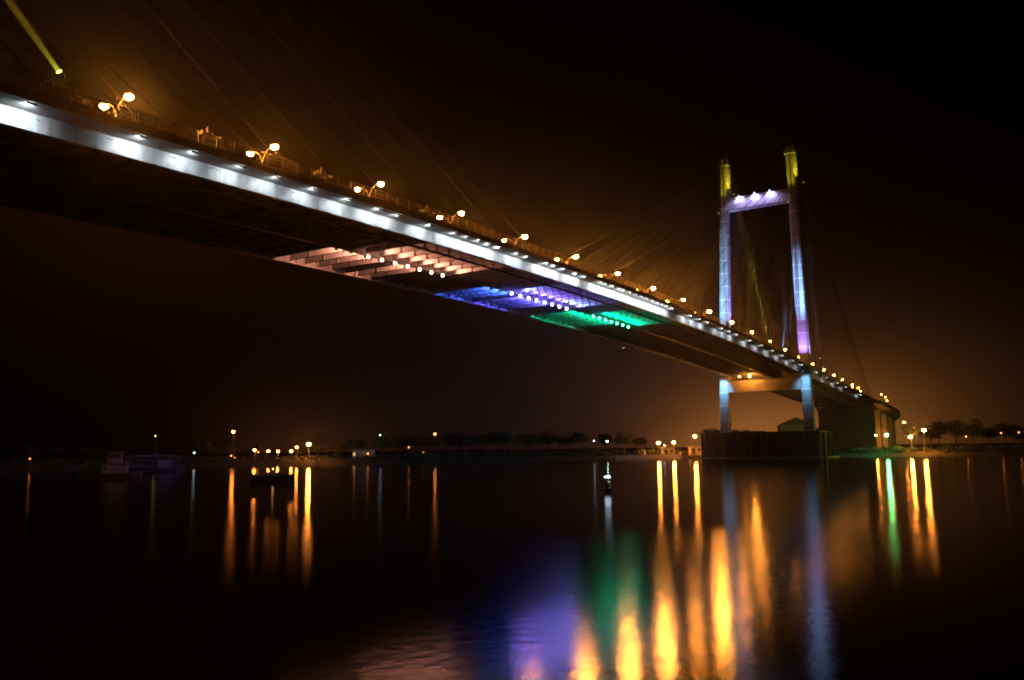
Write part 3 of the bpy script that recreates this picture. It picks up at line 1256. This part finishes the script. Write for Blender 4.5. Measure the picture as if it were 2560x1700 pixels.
# ------------------------------------------------------------------ trees
TREES = [(-184.4, 209.0, 7.8), (-167.8, 215.9, 8.2), (-161.1, 201.4, 7.6), (-142.1, 205.8, 7.7), (-136.8, 191.2, 8.2), (-133.1, 177.1, 9.2), (-119.8, 184.5, 9.7), (-119.7, 172.8, 8.5), (-106.6, 180.1, 7.5), (-92.6, 154.8, 6.6), (-93.6, 142.9, 8.1), (-78.0, 146.6, 9.7), (-78.8, 134.0, 10.5), (-63.3, 137.4, 11.0), (-66.6, 127.2, 11.7), (-69.2, 115.9, 10.2), (-53.0, 117.8, 12.3), (-56.9, 107.8, 11.1), (-40.7, 108.9, 12.2), (-44.0, 97.5, 12.1), (-46.4, 84.4, 11.0), (0.3, 101.8, 12.7), (-3.1, 89.4, 10.7), (-8.1, 79.7, 11.9), (8.8, 77.2, 11.3), (4.5, 65.3, 11.4), (20.2, 64.6, 9.7), (23.0, 33.1, 12.6), (18.8, 17.4, 12.0), (37.0, -47.4, 13.5), (63.7, -51.5, 11.5), (78.0, -53.4, 14.8), (69.6, -60.5, 14.8), (61.2, -67.9, 14.4), (75.5, -72.8, 11.8), (66.8, -79.2, 12.5), (81.0, -84.7, 11.2), (72.1, -91.9, 11.6)]


def crown_mesh(seed, rx=1.0, rz=.8):
    rnd = random.Random(seed)
    m = MB()
    lobes = []
    for _ in range(11):
        a = rnd.uniform(0, 6.28)
        r = rnd.uniform(.1, .68)
        lobes.append((Vector((r * math.cos(a) * rx, r * math.sin(a) * rx, rnd.uniform(-.35, .5) * rz)), rnd.uniform(.24, .44)))
    for c, lr in lobes:
        for _ in range(150):
            d = Vector((rnd.gauss(0, 1), rnd.gauss(0, 1), rnd.gauss(0, 1))).normalized()
            p = c + d * lr * rnd.uniform(.55, 1.08)
            s = rnd.uniform(.025, .06)
            a = Vector((rnd.gauss(0, 1), rnd.gauss(0, 1), rnd.gauss(0, 1))).normalized() * s
            b = a.cross(Vector((rnd.gauss(0, 1), rnd.gauss(0, 1), rnd.gauss(0, 1)))).normalized() * s * .7
            m.quad(p - a - b, p + a - b, p + a + b, p - a + b)
    return m


CR = []
for v in range(4):
    o = crown_mesh(100 + v).build('crown', M_leaf)
    CR.append(o.data)
    bpy.data.objects.remove(o)
tk = MB()
tk.tube([(0, 0, 0), (.01, 0, .5), (.0, .01, 1)], [.05, .035, .02], 7)
for a in range(4):
    an = a * 1.6
    tk.tube([(0, 0, .55 + a * .09), (.22 * math.cos(an), .22 * math.sin(an), .85 + a * .06)], [.02, .008], 5)
o = tk.build('trunk', M_trunk)
TK = o.data
bpy.data.objects.remove(o)


def tree(x, y, ztop, width, variant, label, group='trees along the far bank', zg=2.3):
    t = thing('bank_tree', (x, y, zg), label, 'tree', group, random.uniform(0, 6))
    H = ztop - zg
    c = bpy.data.objects.new('crown', CR[variant])
    COL.objects.link(c)
    c.parent = t
    hz = H * .44
    c.location = (0, 0, H - hz * .78)
    c.scale = (width, width, hz)
    k = bpy.data.objects.new('trunk', TK)
    COL.objects.link(k)
    k.parent = t
    k.scale = (H * .6, H * .6, H * .72)
    return t


tl = sorted(TREES, key=lambda b: leftness(b[0], b[1]))
for i, (x, y, z) in enumerate(tl):
    if abs(x - 37) < .1:
        tree(x, y, z + .6, 4.3, 1, 'round dark tree by the bright orange lamps right of the viaduct')
    else:
        tree(x, y, z + .8, random.uniform(5.5, 8.0), i % 4, '%s tree from the left in the dark treeline on the far bank' % ordinal(i))
# bushes right behind the waterline, one dense hedge mass
m = MB()
rnd = random.Random(5)
for i, (x, y) in enumerate(sh):
    if not (-330 < x < 130):
        continue
    for q in range(2):
        cx, cy_ = x + rnd.uniform(3, 9), y + rnd.uniform(3, 9)
        if abs(cy_) < 22 and cx < 50:
            continue
        h = rnd.uniform(1.2, 2.8)
        for _ in range(160):
            d = Vector((rnd.gauss(0, 1), rnd.gauss(0, 1), abs(rnd.gauss(0, .7)))).normalized()
            p = Vector((cx + d.x * 3.4, cy_ + d.y * 3.4, 1.5 + d.z * h))
            a = Vector((rnd.gauss(0, 1), rnd.gauss(0, 1), rnd.gauss(0, 1))).normalized() * .3
            b = a.cross(Vector((rnd.gauss(0, 1), rnd.gauss(0, 1), 1))).normalized() * .22
            m.quad(p - a - b, p + a - b, p + a + b, p - a + b)
tag(m.build('riverside_scrub', M_leaf), label='low dark scrub growing along the far bank above the waterline', cat='scrub', kind='stuff')


# ------------------------------------------------------------------ buildings on the far bank
def house(name, loc, dims, rz, roof, label, cat='building', wall=M_wall, win=0, door=True, zg=2.2, lit=None):
    t = thing(name, (loc[0], loc[1], zg), label, cat, None, rz)
    L_, Wd, H = dims
    m = MB()
    m.box((0, 0, H / 2 - .3), (L_, Wd, H + .6))
    m.build('wall', wall, t)
    m = MB()
    if roof == 'gable':
        rh = Wd * .22
        o_ = .5
        for s_ in (-1, 1):
            a = (-L_ / 2 - o_, s_ * (Wd / 2 + o_), H + .02)
            b = (L_ / 2 + o_, s_ * (Wd / 2 + o_), H + .02)
            c, d = (L_ / 2 + o_, 0, H + rh), (-L_ / 2 - o_, 0, H + rh)
            lo = [a, b, c, d]
            m.hexa(lo + [(p[0], p[1], p[2] + .15) for p in lo])
        for sx in (-1, 1):
            m.quad((sx * L_ / 2, -Wd / 2, H), (sx * L_ / 2, Wd / 2, H), (sx * L_ / 2, 0.02, H + rh - .05), (sx * L_ / 2, -.02, H + rh - .05))
    else:
        m.box((0, 0, H + .12), (L_ + .7, Wd + .7, .22))
    m.build('roof', M_roof, t)
    if door:
        m = MB()
        m.box((-L_ / 2 - .03, Wd * .2, 1.05), (.08, 1.0, 2.1))
        m.build('door', M_dark, t)
    for q in range(win):
        m = MB()
        yy = -Wd / 2 + Wd * (q + .5) / win
        m.box((-L_ / 2 - .03, yy, H * .55), (.08, Wd / win * .45, 1.1))
        m.build('window', lit[q % len(lit)] if lit else M_glassd, t)
    return t


az = math.atan2(130.9 + 96.5, -98.8 + 344.8)
house('boat_shed', (42, 0.0), (22, 14, 11.2), 0.30, 'gable', 'large dark gabled shed standing behind the bridge foundation', win=3, zg=2.4)
house('lit_pavilion', (32.5, 14.2), (4, 7, 8.7), .45, 'flat', 'small flat-roofed pavilion lit orange behind the foundation', win=3, lit=[bulb_mat((1, .42, .06), .6, 'lit_window')], zg=2.4)
house('jetty_hut', (2.5, 44.0), (3, 5.0, 2.6), .6, 'gable', 'low hut between the two bright orange lamps left of the foundation', win=2, zg=1.6)
house('jetty_hut', (2.0, 31.5), (3.5, 5.0, 3.2), .5, 'flat', 'flat-roofed hut under the brightest lamp left of the foundation', win=2, zg=1.8)
house('jetty_hut', (-3.0, 54.0), (3, 3, 2.2), .7, 'gable', 'tiny hut farthest left on the orange-lit landing', win=1, zg=1.6)
lw = [bulb_mat((1, .45, .15), 1.6, 'lit_window'), bulb_mat((1, .45, .15), .05, 'lit_window'), bulb_mat((1, .3, .15), .10, 'lit_window'), bulb_mat((1, .45, .2), .04, 'lit_window')]
house('riverside_building', (-94.5, 129.5), (4, 8.5, 3.2), math.atan2(227, 250), 'flat', 'long low riverside building with a row of dim lit windows', win=7, lit=list(reversed([lw[0], lw[3], lw[1], lw[2], lw[1], lw[3], lw[3]])), door=False, zg=2.0)

# stone landing wall by the orange lamps
t = thing('landing_wall', (-3, 40, 0), 'low stone quay wall lit orange left of the bridge foundation', 'quay wall')
m = MB()
pts = [(-18, 18), (-10, 12), (-1, 5.5), (8, -4), (13.5, -12)]
for a, b in zip(pts[:-1], pts[1:]):
    L_ = math.hypot(b[0] - a[0], b[1] - a[1])
    m.box(((a[0] + b[0]) / 2 - 1, (a[1] + b[1]) / 2 - 1, .7), (L_ + .2, .8, 2.0), math.atan2(b[1] - a[1], b[0] - a[0]))
m.build('masonry', M_wall, t)


# ------------------------------------------------------------------ boats
def hull(m, L_, B, H, sheer=.5, draft=.35):
    st = []
    n = 12
    for i in range(n + 1):
        t = i / n
        x = -L_ / 2 + L_ * t
        w_ = B / 2 * (math.sin(math.pi * min(1, (t * .86 + .12))) ** .55)
        if i == n:
            w_ = .03
        h = H + sheer * (2 * t - 1) ** 2
        st.append([(x, -w_, h), (x, -w_ * .75, 0), (x * .97, -w_ * .35, -draft), (x * .97, w_ * .35, -draft), (x, w_ * .75, 0), (x, w_, h)])
    b = len(m.v)
    for r in st:
        m.v += r
    for i in range(n):
        for j in range(6):
            a = b + i * 6
            m.f.append((a + j, a + (j + 1) % 6, a + 6 + (j + 1) % 6, a + 6 + j))
            m.mi.append(m.k)
    m.f.append(tuple(b + j for j in range(6)))
    m.mi.append(m.k)


t = thing('harbour_launch', (-241, 66, 0), 'pale launch with a tall three-windowed wheelhouse moored in the dark at left', 'boat', None, 2.5)
m = MB()
hull(m, 13, 3.6, 1.1)
m.build('hull', M_hulld, t)
m = MB()
m.box((-1.2, 0, 2.0), (4.6, 2.8, 2.0))
m.box((-1.2, 0, 3.08), (6.2, 3.3, .14))
m.build('cabin', M_hullw, t)
m = MB()
m.box((-1.2, 0, 4.2), (2.6, 2.4, 2.1))
m.box((-1.2, 0, 5.32), (3.3, 3.0, .14))
m.build('wheelhouse', M_hullw, t)
for q in range(3):
    m = MB()
    m.box((-1.95 + q * .78, 1.22, 4.55), (.52, .06, .8))
    m.build('window', M_glassd, t)
m = MB()
m.sphere((.4, 1.42, 2.1), .25, 8, 5)
m.build('porthole', M_glassd, t)
m = MB()
m.tube([(3.6, 0, 1.2), (3.6, 0, 3.4)], .05, 5)
m.tube([(5.6, 0, 1.6), (5.6, 0, 2.6)], .05, 5)
m.build('mast', M_pole, t)

t = thing('river_ferry', (-201.7, 108.5, 0), 'pale ferry with a canopied open deck and one mast moored at left', 'ferry', None, 2.55)
m = MB()
hull(m, 17, 4.4, 1.1)
m.build('hull', M_hulld, t)
m = MB()
m.box((0, 0, 4.3), (14.5, 4.4, .16))
m.box((0, 0, 4.5), (8, 3.6, .14))
m.build('canopy', M_hullw, t)
m = MB()
for q in range(12):
    for sy in (-2, 2):
        m.tube([(-7 + q * 1.27, sy, 1.1), (-7 + q * 1.27, sy, 4.25)], .06, 5)
m.build('canopy_posts', M_hullw, t)
m = MB()
m.box((-3.5, 0, 2.2), (3.4, 2.6, 2.0))
m.build('cabin', M_hullw, t)
m = MB()
m.box((5.8, 0, 2.1), (1.2, 3.4, 2.0))
m.build('locker', M_hullw, t)
m = MB()
m.tube([(-1.5, 0, 4.5), (-1.5, 0, 7.0)], [.14, .05], 6)
m.build('mast', M_hullw, t)
m = MB()
for sy in (-2.1, 2.1):
    m.tube([(-7, sy, 1.9), (7, sy, 1.9)], .05, 5)
m.build('handrail', M_hullw, t)

t = thing('cargo_boat', (-243.6, 15.2, 0), 'black silhouette of a moored country boat between the left light streaks', 'boat', None, 2.3)
m = MB()
hull(m, 7.2, 2.4, .9, .5)
m.build('hull', M_hulld, t)
m = MB()
for k in range(9):
    a = math.pi * k / 8
    b = math.pi * (k + 1) / 8
    if k < 8:
        m.hexa([(-2.2, math.cos(a) * .95, .8 + math.sin(a) * .75), (1.6, math.cos(a) * .95, .8 + math.sin(a) * .75), (1.6, math.cos(b) * .95, .8 + math.sin(b) * .75), (-2.2, math.cos(b) * .95, .8 + math.sin(b) * .75),
                (-2.2, math.cos(a) * 1.0, .8 + math.sin(a) * .8), (1.6, math.cos(a) * 1.0, .8 + math.sin(a) * .8), (1.6, math.cos(b) * 1.0, .8 + math.sin(b) * .8), (-2.2, math.cos(b) * 1.0, .8 + math.sin(b) * .8)])
m.build('canopy', M_hulld, t)
m = MB()
m.tube([(0, 0, 1.6), (0, 0, 2.0)], .03, 5)
m.build('lamp_post', M_dark, t)
m = MB()
m.sphere((0, 0, 2.1), .09, 6, 4)
m.build('lamp_bulb', emissive('boat_lamp', (1, .45, .12), 16), t)

t = thing('rowing_boat', (-241.0, 78.5, 0), 'small low rowing boat in the dark left of the launch', 'boat', None, 2.7)
m = MB()
hull(m, 6, 1.5, .5, .4, .2)
m.build('hull', M_hulld, t)
for q in (-1.2, .6):
    m = MB()
    m.box((q, 0, .45), (.25, 1.2, .05))
    m.build('thwart', M_hullw, t)

t = thing('light_buoy', (-254.1, -52.2, 0), 'small floating marker carrying a bright blue-white bar light mid-river', 'buoy', None, YAW - 1.57)
m = MB()
m.tube([(0, 0, -.3), (0, 0, .25)], .45, 12)
m.tube([(0, 0, .25), (0, 0, 1.45)], [.08, .05], 6)
for a in range(3):
    an = a * 2.09
    m.tube([(.38 * math.cos(an), .38 * math.sin(an), .2), (0, 0, 1.1)], .025, 4)
m.build('float', M_hulld, t)
m = MB()
m.tube([(-.33, 0, 1.56), (.33, 0, 1.56)], .055, 8)
m.build('light_bar', emissive('bar_light', (.62, .75, 1.0), 14), t)

# ------------------------------------------------------------------ river haze
hz = MB()
hz.box((350, 400, 61.5), (3400, 3400, 135))
m = bpy.data.materials.new('river_haze')
m.use_nodes = True
n = m.node_tree
n.nodes.clear()
o = n.nodes.new('ShaderNodeOutputMaterial')
v = n.nodes.new('ShaderNodeVolumePrincipled')
v.inputs['Color'].default_value = (.9, .9, .9, 1)
v.inputs['Density'].default_value = 0.00009
v.inputs['Anisotropy'].default_value = 0.94
n.links.new(v.outputs[0], o.inputs['Volume'])
h = hz.build('haze', m)
tag(h, label='thin night haze over the river glowing round the lamps', cat='haze', kind='stuff')
